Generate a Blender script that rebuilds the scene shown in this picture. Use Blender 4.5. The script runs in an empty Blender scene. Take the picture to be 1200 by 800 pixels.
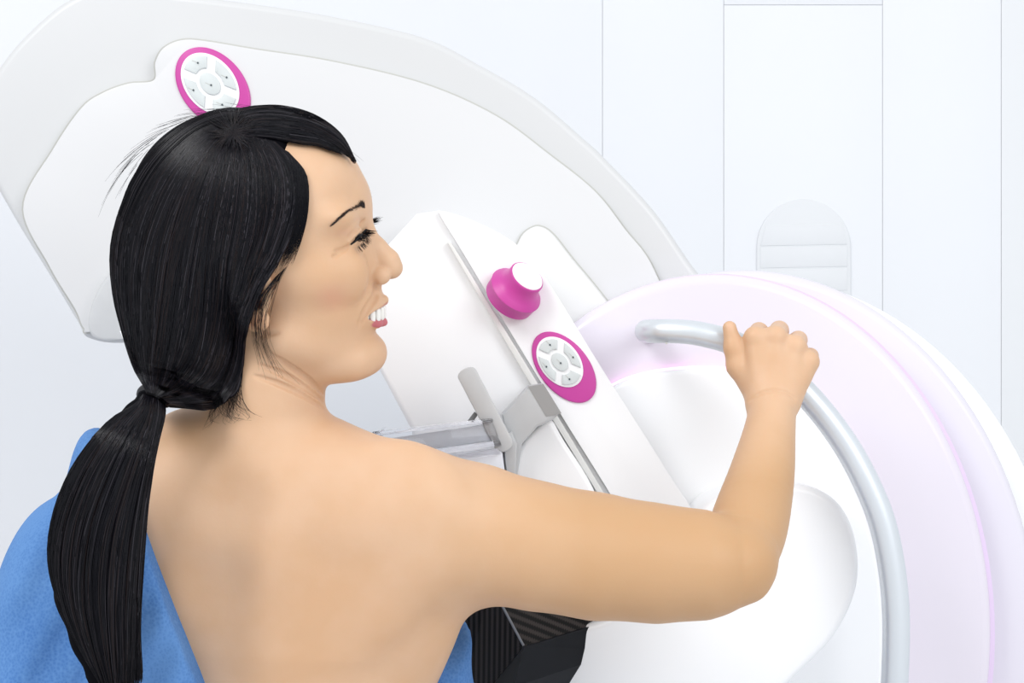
import bpy, bmesh, math, random
import numpy as np
from mathutils import Vector, Matrix

# ------------------------------------------------------------------ camera, world, lights
random.seed(7); RNG = np.random.default_rng(7)
SC = bpy.context.scene
COL = SC.collection
FPX, DIST, CAMZ = 2380.0, 1.7, 1.4
cd = bpy.data.cameras.new('camera'); cam = bpy.data.objects.new('camera', cd); COL.objects.link(cam)
cam.location = (0, -DIST, CAMZ); cam.rotation_euler = (math.pi/2, 0, 0)
cd.sensor_width = 36; cd.lens = 36*FPX/1200; cd.clip_start = .05
SC.camera = cam
w = bpy.data.worlds.new('world'); SC.world = w; w.use_nodes = True
bg = w.node_tree.nodes['Background']; bg.inputs[0].default_value = (.955, .975, 1, 1); bg.inputs[1].default_value = .84
def area(name, loc, target, size, power, col=(1, 1, 1)):
    l = bpy.data.lights.new(name, 'AREA'); l.size = size; l.energy = power; l.color = col
    o = bpy.data.objects.new(name, l); COL.objects.link(o); o.location = loc
    o.rotation_euler = (Vector(target)-Vector(loc)).to_track_quat('-Z', 'Y').to_euler(); return o
area('ceiling_softbox', (-1.3, -1.6, 3.1), (0, .2, 1.2), 1.2, 36)
area('right_fill', (1.5, -1.8, 2.4), (.1, .3, 1.3), 1.4, 25, (.97, .985, 1))  # added fill to brighten the column; there is no window here
vs = SC.view_settings; vs.view_transform = 'Standard'; vs.look = 'None'; vs.gamma = 1; vs.use_curve_mapping = False
vs.exposure = .03

# ------------------------------------------------------------------ helpers
def P(px, py, y=0.0):
    s = (DIST+y)/FPX
    return np.array([(px-600)*s, y, CAMZ+(400-py)*s])
def lin(c): return tuple((x/12.92 if x <= .04045 else ((x+.055)/1.055)**2.4) for x in [v/255 for v in c])
def mat(name, col, rough=.4, spec=.5, **kw):
    m = bpy.data.materials.new(name); m.use_nodes = True
    b = m.node_tree.nodes['Principled BSDF']
    b.inputs['Base Color'].default_value = (*col, 1); b.inputs['Roughness'].default_value = rough
    b.inputs['Specular IOR Level'].default_value = spec
    for k, v in kw.items(): b.inputs[k.replace('_', ' ')].default_value = v
    return m
def noisy(m, scale, amt, detail=3, stretch=(1, 1, 1), bump=0.0, dist=.002):
    """procedural tone variation and fine relief over the base colour"""
    t = m.node_tree; N = t.nodes; L = t.links; b = N['Principled BSDF']
    tc = N.new('ShaderNodeTexCoord'); mp = N.new('ShaderNodeMapping'); mp.inputs['Scale'].default_value = stretch
    n = N.new('ShaderNodeTexNoise'); n.inputs['Scale'].default_value = scale; n.inputs['Detail'].default_value = detail
    L.new(tc.outputs['Object'], mp.inputs['Vector']); L.new(mp.outputs[0], n.inputs['Vector'])
    c = b.inputs['Base Color'].default_value[:3]
    r = N.new('ShaderNodeValToRGB')
    r.color_ramp.elements[0].color = (*[x*(1-amt) for x in c], 1); r.color_ramp.elements[1].color = (*[min(1, x*(1+amt)) for x in c], 1)
    r.color_ramp.elements[0].position = .3; r.color_ramp.elements[1].position = .7
    L.new(n.outputs['Fac'], r.inputs['Fac']); L.new(r.outputs[0], b.inputs['Base Color'])
    if bump:
        bp = N.new('ShaderNodeBump'); bp.inputs['Strength'].default_value = bump; bp.inputs['Distance'].default_value = dist
        L.new(n.outputs['Fac'], bp.inputs['Height']); L.new(bp.outputs[0], b.inputs['Normal'])
    return m
def tag(o, label=None, cat=None, group=None, kind=None):
    if label: o['label'] = label
    if cat: o['category'] = cat
    if group: o['group'] = group
    if kind: o['kind'] = kind
    return o
def link(name, me, m, parent=None, center=True):
    o = bpy.data.objects.new(name, me); COL.objects.link(o)
    if m: me.materials.append(m)
    if center and len(me.vertices):
        co = np.empty(len(me.vertices)*3, 'f'); me.vertices.foreach_get('co', co); co = co.reshape(-1, 3)
        c = (co.min(0)+co.max(0))/2; me.vertices.foreach_set('co', (co-c).ravel()); o.location = c
        me.update()
    if parent:
        o.parent = parent; bpy.context.view_layer.update()
        o.matrix_parent_inverse = parent.matrix_world.inverted()
    return o
def finish(me, smooth=True, ang=35):
    if smooth:
        me.polygons.foreach_set('use_smooth', [True]*len(me.polygons))
        if ang: me.set_sharp_from_angle(angle=math.radians(ang))
    me.update()
def mesh_np(name, v, f, m, parent=None, smooth=True, ang=None, center=True):
    """fast mesh from arrays; f is (n,3) or (n,4)"""
    me = bpy.data.meshes.new(name); v = np.asarray(v, 'f'); f = np.asarray(f, 'i')
    me.vertices.add(len(v)); me.vertices.foreach_set('co', v.ravel())
    me.loops.add(f.size); me.loops.foreach_set('vertex_index', f.ravel())
    me.polygons.add(len(f)); me.polygons.foreach_set('loop_start', np.arange(0, f.size, f.shape[1], dtype='i'))
    me.update(calc_edges=True); me.validate()
    finish(me, smooth, ang)
    return link(name, me, m, parent, center)
def from_bm(name, bm, m, parent=None, smooth=True, ang=35):
    bmesh.ops.recalc_face_normals(bm, faces=bm.faces[:])
    me = bpy.data.meshes.new(name); bm.to_mesh(me); bm.free(); finish(me, smooth, ang)
    return link(name, me, m, parent)
def spline(pts, n, closed=False):
    pts = np.asarray(pts, float); k = len(pts)
    t = np.linspace(0, k if closed else k-1, n, endpoint=not closed)
    i = np.floor(t).astype(int)
    if not closed: i = np.minimum(i, k-2)
    u = (t-i)[:, None]
    g = (lambda j: pts[j % k]) if closed else (lambda j: pts[np.clip(j, 0, k-1)])
    a, b, c, d = g(i-1), g(i), g(i+1), g(i+2)
    if not closed:
        a = np.where((i-1 < 0)[:, None], 2*b-c, a); d = np.where((i+2 > k-1)[:, None], 2*c-b, d)
    return .5*((2*b)+(c-a)*u+(2*a-5*b+4*c-d)*u*u+(3*b-a-3*c+d)*u**3)
def plate(name, outline, y0, y1, m, parent=None, bevel=.006, seg=4, wy=None):
    """solid slab with a rounded front rim; outline = world points (x,z) list, front at y0, back at y1"""
    bm = bmesh.new()
    vs_ = [bm.verts.new((p[0], y0, p[1])) for p in outline]
    f = bm.faces.new(vs_)
    e = bmesh.ops.extrude_face_region(bm, geom=[f])
    for v in e['geom']:
        if isinstance(v, bmesh.types.BMVert): v.co.y = y1
    bm.normal_update()
    if bevel:
        ed = [x for x in bm.edges if all(abs(v.co.y-y0) < 1e-7 for v in x.verts)]
        bmesh.ops.bevel(bm, geom=ed, offset=bevel, segments=seg, profile=.5, affect='EDGES', clamp_overlap=True)
    return from_bm(name, bm, m, parent, True, 30)
def outl(pts, y, n=0, closed=True):
    p = spline(pts, n, closed) if n else np.asarray(pts, float)
    w_ = np.array([P(a, b, y) for a, b in p]); return w_[:, [0, 2]]
def tube(name, pts, rad, m, parent=None, sides=20, caps=True):
    pts = np.asarray(pts, float); n = len(pts); rad = np.broadcast_to(rad, n)
    T = np.gradient(pts, axis=0); T /= np.linalg.norm(T, axis=1)[:, None]
    up = np.array([0.1, 1, .2]); V = []
    for i in range(n):
        a = np.cross(T[i], up); a /= np.linalg.norm(a); b = np.cross(T[i], a)
        th = np.linspace(0, 2*np.pi, sides, endpoint=False)
        V.append(pts[i]+rad[i]*(np.cos(th)[:, None]*a+np.sin(th)[:, None]*b))
    bm = bmesh.new(); R = [[bm.verts.new(p) for p in ring] for ring in V]
    for i in range(n-1):
        for j in range(sides): bm.faces.new((R[i][j], R[i][(j+1) % sides], R[i+1][(j+1) % sides], R[i+1][j]))
    if caps: bm.faces.new(R[0][::-1]); bm.faces.new(R[-1])
    return from_bm(name, bm, m, parent, True, 50)
def strands(paths, r0, r1, sides=3):
    """paths (N,n,3) -> verts, tris of tapering hair tubes"""
    N, n, _ = paths.shape
    T = np.gradient(paths, axis=1); T /= np.linalg.norm(T, axis=2, keepdims=True)+1e-12
    up = np.array([.31, .9, .29]); A = np.cross(T, up); A /= np.linalg.norm(A, axis=2, keepdims=True)+1e-12
    B = np.cross(T, A); th = np.arange(sides)*2*np.pi/sides
    t = np.linspace(0, 1, n); rad = (r0*(1-t**3)+r1*t**3)
    V = paths[:, :, None, :]+rad[None, :, None, None]*(np.cos(th)[None, None, :, None]*A[:, :, None, :]+np.sin(th)[None, None, :, None]*B[:, :, None, :])
    idx = np.arange(N*n*sides).reshape(N, n, sides); nx = np.roll(idx, -1, axis=2)
    q = np.stack([idx[:, :-1], nx[:, :-1], nx[:, 1:], idx[:, 1:]], -1).reshape(-1, 4)
    return V.reshape(-1, 3), q

# ------------------------------------------------------------------ implicit modelling (smooth blends meshed by surface nets)
def rotm(rx=0, ry=0, rz=0): return np.array(Matrix.Rotation(math.radians(rz), 3, 'Z') @ Matrix.Rotation(math.radians(ry), 3, 'Y') @ Matrix.Rotation(math.radians(rx), 3, 'X'))
STEP = .75
class Vol:
    def __init__(s): s.ops = []
    def ell(s, c, r, k=.01, R=None, op='u'):
        c = np.asarray(c, 'f'); r = np.asarray(r, 'f'); Rm = None if R is None else np.asarray(R, 'f')
        def fn(p):
            q = p-c
            if Rm is not None: q = q @ Rm
            a = q/r; k0 = np.sqrt((a*a).sum(1))+1e-9; b = a/r; k1 = np.sqrt((b*b).sum(1))+1e-6
            return k0*(k0-1)/k1
        s.ops.append((op, fn, c, float(r.max()), k)); return s
    def cone(s, a, b, ra, rb, k=.01, op='u', flat=None):
        a = np.asarray(a, 'f'); b = np.asarray(b, 'f'); ba = b-a; bb = float(ba @ ba)+1e-12
        fl = None if flat is None else (np.asarray(flat[0], 'f')/np.linalg.norm(flat[0]), flat[1])
        def fn(p):
            q = p-a; t = np.clip(q @ ba/bb, 0, 1); q = q-t[:, None]*ba
            if fl is not None: q = q+np.outer(q @ fl[0]*(fl[1]-1), fl[0])
            return np.sqrt((q*q).sum(1))-(ra+(rb-ra)*t)
        s.ops.append((op, fn, (a+b)/2, math.sqrt(bb)/2+max(ra, rb), k)); return s
    def chain(s, pts, rad, k=.01, op='u', flat=None):
        for i in range(len(pts)-1): s.cone(pts[i], pts[i+1], rad[i], rad[i+1], k, op, flat)
        return s
    def limb(s, pts, rad, k=.01):
        """one tapering tube through many joints, without swelling at the joints"""
        t = Vol()
        for i in range(len(pts)-1): t.cone(pts[i], pts[i+1], rad[i], rad[i+1], .001)
        fs = [o[1] for o in t.ops]; c = np.mean(np.asarray(pts), 0).astype('f'); r = max(np.linalg.norm(p-c)+q for p, q in zip(pts, rad))
        def fn(p):
            d = fs[0](p)
            for f in fs[1:]: d = np.minimum(d, f(p))
            return d
        s.ops.append(('u', fn, c, float(r), k)); return s
    def custom(s, fn, op='i', k=.004): s.ops.append((op, fn, None, 0, k)); return s
    def ev(s, p, sel=None):
        p = np.asarray(p, 'f'); d = np.full(len(p), 1., 'f')
        for i in (range(len(s.ops)) if sel is None else sel):
            op, fn, c, r, k = s.ops[i]; v = fn(p)
            if op == 'u':
                h = np.clip(.5+.5*(v-d)/k, 0, 1); d = v*(1-h)+d*h-k*h*(1-h)
            else:
                if op == 's': v = -v
                h = np.clip(.5+.5*(d-v)/k, 0, 1); d = v*(1-h)+d*h+k*h*(1-h)
        return d
    def mesh(s, xs, ys, zs, B=16):
        ax = [np.asarray(a, 'f') for a in (xs, ys, zs)]; n = [len(a) for a in ax]
        D = np.ones(n, 'f'); st = [list(range(0, m-1, B)) for m in n]
        cen, half, rng = [], [], []
        for i in st[0]:
            for j in st[1]:
                for k in st[2]:
                    e = [min(i+B, n[0]-1), min(j+B, n[1]-1), min(k+B, n[2]-1)]
                    lo = np.array([ax[0][i], ax[1][j], ax[2][k]]); hi = np.array([ax[q][e[q]] for q in range(3)])
                    cen.append((lo+hi)/2); half.append(np.linalg.norm(hi-lo)/2); rng.append((i, j, k, *e))
        cen = np.array(cen); half = np.array(half); dc = s.ev(cen)
        for b in range(len(rng)):
            i, j, k, ie, je, ke = rng[b]
            if abs(dc[b]) > half[b]*1.5+.012: D[i:ie+1, j:je+1, k:ke+1] = np.sign(dc[b])
        for b in range(len(rng)):
            i, j, k, ie, je, ke = rng[b]
            if abs(dc[b]) > half[b]*1.5+.012: continue
            sel = [q for q, o in enumerate(s.ops) if o[2] is None or np.linalg.norm(cen[b]-o[2])-o[3] < half[b]+o[4]+.015]
            g = np.stack(np.meshgrid(ax[0][i:ie+1], ax[1][j:je+1], ax[2][k:ke+1], indexing='ij'), -1)
            D[i:ie+1, j:je+1, k:ke+1] = s.ev(g.reshape(-1, 3), sel).reshape(g.shape[:3])
        S = D < 0
        c8 = [(a, b, c) for a in (0, 1) for b in (0, 1) for c in (0, 1)]
        cnt = np.zeros([m-1 for m in n], np.uint8)
        for a, b, c in c8: cnt += S[a:n[0]-1+a, b:n[1]-1+b, c:n[2]-1+c]
        act = np.argwhere((cnt > 0) & (cnt < 8)); vid = np.full(cnt.shape, -1, np.int32); vid[tuple(act.T)] = np.arange(len(act))
        I, J, K = act.T
        val = {o: D[I+o[0], J+o[1], K+o[2]] for o in c8}
        pos = lambda o: np.stack([ax[0][I+o[0]], ax[1][J+o[1]], ax[2][K+o[2]]], 1)
        acc = np.zeros((len(act), 3)); wt = np.zeros(len(act))
        for o in c8:
            for q in range(3):
                if o[q] == 0:
                    o2 = tuple(1 if r == q else o[r] for r in range(3)); a, b = val[o], val[o2]
                    cr = (a < 0) != (b < 0); t = np.where(cr, a/np.where(cr, a-b, 1), 0)
                    p = pos(o)*(1-t)[:, None]+pos(o2)*t[:, None]
                    acc += np.where(cr[:, None], p, 0); wt += cr
        V = acc/wt[:, None]; F = []
        for q in range(3):
            r, u = (q+1) % 3, (q+2) % 3
            sl = [slice(None)]*3; sl2 = [slice(None)]*3; sl[q] = slice(0, -1); sl2[q] = slice(1, None)
            X = S[tuple(sl)] != S[tuple(sl2)]
            E = np.argwhere(X); E = E[(E[:, r] > 0) & (E[:, u] > 0) & (E[:, r] < n[r]-1) & (E[:, u] < n[u]-1)]
            def cell(dr, du):
                e = E.copy(); e[:, r] += dr; e[:, u] += du; return vid[tuple(e.T)]
            quad = np.stack([cell(-1, -1), cell(0, -1), cell(0, 0), cell(-1, 0)], 1)
            ins = S[tuple(E.T)]; quad[~ins] = quad[~ins][:, ::-1]; F.append(quad)
        F = np.concatenate(F); F = F[(F >= 0).all(1)]
        return V, F
    def trace(s, px, py, y0=-.35, it=60, off=0.0, step=STEP):
        """points on this volume met by rays through photo pixels"""
        px = np.asarray(px, float).ravel(); py = np.asarray(py, float).ravel()
        d = np.stack([(px-600)/FPX, np.ones_like(px), (400-py)/FPX], 1); d /= np.linalg.norm(d, axis=1)[:, None]
        o = np.array([0, -DIST, CAMZ]); t = np.full(len(px), (DIST+y0)); best = np.full(len(px), 9.); bt = t.copy(); done = np.zeros(len(px), bool)
        for _ in range(it):
            v = s.ev(o+d*t[:, None])-off
            up = (v < best) & ~done; best[up] = v[up]; bt[up] = t[up]
            done |= v < 2e-4
            t = np.where(done, t, t+np.maximum(v, 3e-4)*step)
        return o+d*bt[:, None]
    def normal(s, p, e=.0015):
        g = np.stack([s.ev(p+np.eye(3)[i]*e)-s.ev(p-np.eye(3)[i]*e) for i in range(3)], 1)
        return g/(np.linalg.norm(g, axis=1)[:, None]+1e-9)
def axis(lo, hi, coarse, fine):
    """grid coordinates with finer steps inside the given ranges"""
    out = [lo]
    while out[-1] < hi:
        x = out[-1]; st = coarse
        for a, b, s_ in fine:
            if a <= x < b: st = min(st, s_)
            elif x < a and x+st > a: st = max(s_, a-x)
        out.append(x+st)
    return np.array(out, 'f')

# ------------------------------------------------------------------ materials
WALL = noisy(mat('wall_paint', (.775, .79, .82), .6, .3), 3, .01)
WALLG = noisy(mat('wall_paint_grey', (.74, .755, .775), .6, .3), 3, .01)
WALLS = mat('wall_joint', (.74, .76, .79), .7, .2)
FLOOR = noisy(mat('floor_vinyl', (.80, .82, .85), .35), 5, .03)
WHITE = noisy(mat('white_cover', (.90, .905, .915), .28, .5), 2, .006)
COVER = noisy(mat('cover_white', (.68, .682, .69), .3, .5), 2, .006)
HOUSE = noisy(mat('shade_grey_housing', (.62, .625, .63), .35, .5), 2, .01)  # grey stands in for the shade on the upturned housing band
WARMW = noisy(mat('warm_white_panel', (.74, .74, .735), .35, .5), 2, .01)
SEAM = mat('seam_grey', (.50, .50, .47), .6)
GREY = noisy(mat('grey_plastic', (.50, .51, .52), .45), 40, .03)
GREYL = noisy(mat('light_grey_plastic', (.57, .58, .59), .45), 40, .03)
DKGREY = mat('dark_grey_plastic', (.25, .26, .27), .6)  # plain dark grey of the paddle stop
PINK = noisy(mat('magenta_plastic', lin((196, 66, 156)), .4), 8, .04)
BTN = noisy(mat('button_grey', (.62, .66, .66), .45), 30, .04)
MARK = mat('button_mark', (.05, .07, .08), .5)
RING = noisy(mat('lavender_acrylic', (.74, .695, .77), .2, .5), 2.5, .02)
RING2 = noisy(mat('pale_lavender_rim', (.72, .695, .765), .25, .5), 2, .015)
STEEL = noisy(mat('satin_aluminium', (.70, .74, .78), .36, .5, Metallic=.5), 30, .03, 2, (1, 1, .1))
ACRYL = mat('clear_acrylic', (.97, .975, 1), .03, .5, Transmission_Weight=1.0, IOR=1.3)
TRAY = noisy(mat('paddle_grey', (.60, .62, .66), .35), 20, .03)
RUBBER = noisy(mat('black_bumper', (.004, .005, .008), .45, .12), 20, .2)
ELASTIC = mat('hair_tie_black', (.012, .012, .016), .5)
HAIR = mat('black_hair', (.004, .004, .0065), .28, .20)
_ha = HAIR.node_tree.nodes.new('ShaderNodeAttribute'); _ha.attribute_name = 'tone'
_hr = HAIR.node_tree.nodes.new('ShaderNodeValToRGB'); _he = _hr.color_ramp.elements
_he[0].position = .0; _he[0].color = (.003, .003, .005, 1); _he[1].position = 1; _he[1].color = (.045, .042, .05, 1)  # pale end carries the painted bluish hair sheen
for _p, _c in ((.70, (.005, .005, .008, 1)), (.85, (.016, .010, .010, 1)), (.95, (.022, .020, .026, 1))):
    _q = _he.new(_p); _q.color = _c
HAIR.node_tree.links.new(_ha.outputs['Fac'], _hr.inputs[0]); HAIR.node_tree.links.new(_hr.outputs[0], HAIR.node_tree.nodes['Principled BSDF'].inputs['Base Color'])
HAIRM = mat('hair_under_mass', (.0035, .0035, .005), .7, .03)
BROW = mat('brow_hair', (.05, .036, .032), .6, .2)
TOOTH = mat('tooth_enamel', (.85, .84, .80), .2)
EYE = mat('eye_dark', (.03, .02, .018), .1)
# carbon fibre: twill stripes from UV, in metres
CARB = bpy.data.materials.new('carbon_fibre'); CARB.use_nodes = True
def _carbon():
    t = CARB.node_tree; N = t.nodes; L = t.links; b = N['Principled BSDF']
    uv = N.new('ShaderNodeUVMap'); uv.uv_map = 'UVMap'
    sp = N.new('ShaderNodeSeparateXYZ'); L.new(uv.outputs[0], sp.inputs[0])
    def mth(op, a, b_):
        m = N.new('ShaderNodeMath'); m.operation = op
        for i, v in enumerate((a, b_)):
            if isinstance(v, (int, float)): m.inputs[i].default_value = v
            else: L.new(v, m.inputs[i])
        return m.outputs[0]
    saw = mth('FRACT', mth('MULTIPLY', sp.outputs[1], 420.), 0.)            # fine tows along the stripe
    u = mth('ADD', mth('MULTIPLY', sp.outputs[0], 180.), mth('MULTIPLY', saw, .22))
    st = mth('PINGPONG', u, .5)
    r = N.new('ShaderNodeValToRGB'); e = r.color_ramp.elements
    e[0].position = .22; e[0].color = (.002, .002, .002, 1); e[1].position = .30; e[1].color = (.042, .035, .033, 1)
    L.new(st, r.inputs[0]); L.new(r.outputs[0], b.inputs['Base Color'])
    b.inputs['Roughness'].default_value = .4; b.inputs['Specular IOR Level'].default_value = .14
_carbon()
# blue non-woven gown
GOWN = mat('blue_nonwoven', lin((76, 124, 188)), .85, .15)
def _gown():
    t = GOWN.node_tree; N = t.nodes; L = t.links; b = N['Principled BSDF']
    tc = N.new('ShaderNodeTexCoord'); v = N.new('ShaderNodeTexVoronoi'); v.inputs['Scale'].default_value = 420
    n = N.new('ShaderNodeTexNoise'); n.inputs['Scale'].default_value = 9; n.inputs['Detail'].default_value = 5
    L.new(tc.outputs['Object'], v.inputs['Vector']); L.new(tc.outputs['Object'], n.inputs['Vector'])
    mx = N.new('ShaderNodeMath'); mx.operation = 'MULTIPLY_ADD'; mx.inputs[1].default_value = .35
    L.new(v.outputs['Distance'], mx.inputs[0]); L.new(n.outputs['Fac'], mx.inputs[2])
    r = N.new('ShaderNodeValToRGB'); e = r.color_ramp.elements
    e[0].position = .35; e[0].color = (*lin((62, 108, 172)), 1); e[1].position = .85; e[1].color = (*lin((98, 142, 198)), 1)
    L.new(mx.outputs[0], r.inputs[0]); L.new(r.outputs[0], b.inputs['Base Color'])
    bp = N.new('ShaderNodeBump'); bp.inputs['Strength'].default_value = .25; bp.inputs['Distance'].default_value = .001
    L.new(v.outputs['Distance'], bp.inputs['Height']); L.new(bp.outputs[0], b.inputs['Normal'])
_gown()
# skin: mottled base, patches (lips, lids, cheek, nails, painted ear and arm shade) from a point attribute
SKIN = mat('skin', (.62, .41, .25), .47, .35, Subsurface_Weight=.12, Subsurface_Scale=.012)
def _skin():
    t = SKIN.node_tree; N = t.nodes; L = t.links; b = N['Principled BSDF']
    b.inputs['Subsurface Radius'].default_value = (1, .45, .25)
    tc = N.new('ShaderNodeTexCoord')
    n1 = N.new('ShaderNodeTexNoise'); n1.inputs['Scale'].default_value = 14; n1.inputs['Detail'].default_value = 4
    n2 = N.new('ShaderNodeTexNoise'); n2.inputs['Scale'].default_value = 420; n2.inputs['Detail'].default_value = 3
    for n in (n1, n2): L.new(tc.outputs['Object'], n.inputs['Vector'])
    r = N.new('ShaderNodeValToRGB'); e = r.color_ramp.elements
    e[0].position = .3; e[0].color = (.615, .375, .218, 1); e[1].position = .7; e[1].color = (.675, .445, .292, 1)
    L.new(n1.outputs['Fac'], r.inputs[0])
    at = N.new('ShaderNodeAttribute'); at.attribute_name = 'paint'
    mx = N.new('ShaderNodeMix'); mx.data_type = 'RGBA'
    L.new(at.outputs['Alpha'], mx.inputs['Factor']); L.new(r.outputs[0], mx.inputs['A']); L.new(at.outputs['Color'], mx.inputs['B'])
    L.new(mx.outputs['Result'], b.inputs['Base Color'])
    bp = N.new('ShaderNodeBump'); bp.inputs['Strength'].default_value = .12; bp.inputs['Distance'].default_value = .0006
    L.new(n2.outputs['Fac'], bp.inputs['Height']); L.new(bp.outputs[0], b.inputs['Normal'])
_skin()

# ------------------------------------------------------------------ setting
def box_bm(lo, hi, bev=0.0):
    bm = bmesh.new(); bmesh.ops.create_cube(bm, size=1)
    for v in bm.verts: v.co = [(lo[i]+hi[i])/2+v.co[i]*(hi[i]-lo[i]) for i in range(3)]
    if bev: bmesh.ops.bevel(bm, geom=bm.edges[:], offset=bev, segments=2, profile=.5, affect='EDGES')
    return bm
YW = 1.25
tag(from_bm('floor', box_bm((-2.4, -2.2, -.05), (2.4, YW+.1, 0)), FLOOR), 'pale vinyl floor below the frame', kind='structure')
wall = tag(from_bm('wall_back', box_bm((-2.4, YW, 0), (2.4, YW+.1, 2.7)), WALLS), 'white panelled wall behind the scanner', kind='structure')
xs_ = [P(q, 0, YW)[0] for q in (706, 848, 1034, 1173)]
cols = [-2.4, -1.3, xs_[0], xs_[1], xs_[2], xs_[3], 2.4]
for i in range(len(cols)-1):
    m = WALLG if i == 5 else WALL
    cuts = [0, 1.2, 2.7]
    if i == 3: cuts = [0, P(0, 6, YW)[2], 2.7]
    else: cuts = [0, 2.7]
    for a, b in zip(cuts[:-1], cuts[1:]):
        from_bm('panel', box_bm((cols[i]+.0003, YW-.0015, a+.0003), (cols[i+1]-.0003, YW-.0005, b-.0003), .0004), m, wall, True, 30)
# arched recess with its pale slats
aw = [(888, 420), (887, 300)]+[(942+55*math.cos(t), 290+57*math.sin(t)) for t in np.linspace(math.pi*1.02, math.pi*1.98, 24)]+[(997, 300), (997, 420)]
win = tag(plate('window_1', outl(aw, YW-.006), YW-.006, YW-.001, WALLG, None, .0015, 2), 'pale grey arched panel with faint horizontal lines on the white wall', kind='structure')
for py0, py1 in ((263, 287), (289, 313), (315, 341)):
    def edge(py):
        k = max(0., min(1., (290-py)/57)); return 54*math.sqrt(max(.05, 1-k*k))
    a0, a1 = edge(py0)-3, edge(py1)-3
    plate('slat', outl([(942-a1, py1+1), (942-a0, py0+1), (942+a0, py0-1), (942+a1, py1-1)], YW-.007), YW-.007, YW-.0055, WALLG, win, .0005, 2)

# ------------------------------------------------------------------ mammography scanner
mach = bpy.data.objects.new('mammography_machine', None); COL.objects.link(mach); mach.location = (.18, .62, 0)
mach.empty_display_size = .1
tag(mach, 'white mammography scanner with magenta controls, lavender disc and silver grab bar', 'medical scanner')
bpy.context.view_layer.update()
# main housing: top band, tube head, arm
H = [(813, 313), (767, 247), (711, 187), (683, 161), (627, 114), (561, 75), (496, 43), (393, 19), (300, 4), (200, -8), (120, -14), (75, 2), (30, 40), (0, 76), (-26, 122), (-30, 165), (-12, 205), (20, 262), (60, 327), (90, 377), (103, 396), (150, 400),
     (230, 372), (330, 350), (450, 345), (560, 380), (650, 450), (760, 520), (860, 450), (850, 360)]
plate('arm_housing', outl(H, .40, 220), .40, .60, HOUSE, mach, .03, 8)
C = [(767, 317), (732, 268), (697, 224), (645, 182), (580, 135), (496, 98), (389, 72), (300, 58), (240, 48), (213, 47), (192, 56), (182, 73), (180, 94), (150, 98), (120, 109), (95, 127), (62, 175), (27, 243), (58, 312), (88, 362), (98, 384), (112, 388),
     (230, 366), (330, 342), (450, 335), (560, 370), (650, 440), (740, 480), (800, 420)]
Cs = spline(C, 240, True)
def grow(p, d):
    t = np.roll(p, -1, 0)-np.roll(p, 1, 0); t /= np.linalg.norm(t, axis=1)[:, None]+1e-9
    return p+np.stack([t[:, 1], -t[:, 0]], 1)*d
cA = np.sum(Cs[:, 0]*np.roll(Cs[:, 1], -1)-np.roll(Cs[:, 0], -1)*Cs[:, 1]); sg = 1 if cA > 0 else -1
plate('cover_seam', outl(grow(Cs, 1.6*sg), .397), .397, .42, SEAM, mach, 0)
plate('front_cover', outl(Cs, .386), .386, .41, COVER, mach, .006, 4)
# x-ray outlet block under the tube head
OB = [(103, 372), (122, 327), (160, 300), (230, 300), (250, 345), (215, 392), (150, 399), (112, 397)]
plate('beam_outlet', outl(OB, .372, 60), .372, .42, GREYL, mach, .004, 3)
plate('face_shield', outl([(140, 388), (150, 384), (178, 440), (190, 480), (178, 486), (165, 447)], .33), .33, .336, WHITE, mach, .001, 2)
# arched service door on the arm
AD = [(585, 322), (604, 290), (612, 275), (622, 267), (633, 265), (648, 274), (672, 304), (708, 348), (760, 420), (700, 450), (650, 380)]
ADs = spline(AD, 90, True)
plate('door_seam', outl(grow(ADs, 1.4), .383), .383, .40, SEAM, mach, 0)
plate('service_door', outl(ADs, .378), .378, .40, WARMW, mach, .004, 3)
# lavender disc: outer rim, rim, ring, hub
def arc_pts(cx, cy, rx, ry, a0=0, a1=360, n=120):
    return [(cx+rx*math.cos(math.radians(a)), cy+ry*math.sin(math.radians(a))) for a in np.linspace(a0, a1, n, endpoint=False)]
plate('disc_back_rim', outl(arc_pts(882, 775, 372, 452), .45), .45, .52, WHITE, mach, .012, 5)
plate('disc_rim', outl(arc_pts(872, 770, 350, 454), .39), .39, .46, RING2, mach, .010, 5)
plate('disc_line', outl(arc_pts(839, 743.5, 327, 422.5), .357), .357, .40, mat('lilac_line', (.72, .58, .78), .4), mach, 0)
plate('disc_ring', outl(arc_pts(838, 742, 326, 422), .35), .35, .40, RING, mach, .012, 6)
HB = [(690, 480), (718, 453), (760, 438), (815, 432), (870, 437), (925, 462), (975, 520), (1010, 590), (1030, 660), (1036, 740), (1030, 830), (990, 950), (880, 1040), (760, 1040), (670, 900), (650, 700)]
plate('hub', outl(HB, .325, 140), .325, .352, WHITE, mach, .014, 6)
# mood light strip hidden behind the hub's lip
LEDM = bpy.data.materials.new('pink_mood_light'); LEDM.use_nodes = True
_b = LEDM.node_tree.nodes['Principled BSDF']; _b.inputs['Base Color'].default_value = (.9, .5, .8, 1)
_b.inputs['Emission Color'].default_value = (1, .42, .85, 1); _b.inputs['Emission Strength'].default_value = 1.6
hp_ = spline(HB, 140, True)
hw = [P(a, b, .347) for a, b in np.vstack([hp_[4:86]])]
tube('mood_light_strip', hw, .003, LEDM, mach, 8)
# lower arm cover in front of the hub (its right edge is the faint seam in the dish)
LC = [(900, 566), (950, 570), (985, 592), (1004, 635), (1004, 690), (978, 745), (925, 800), (840, 880), (700, 900), (600, 860), (632, 800), (650, 775), (659, 750), (672, 738), (722, 720), (770, 690), (820, 600), (860, 575)]
plate('lower_arm_cover', outl(LC, .225, 150), .225, .335, WHITE, mach, .008, 5)
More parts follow.
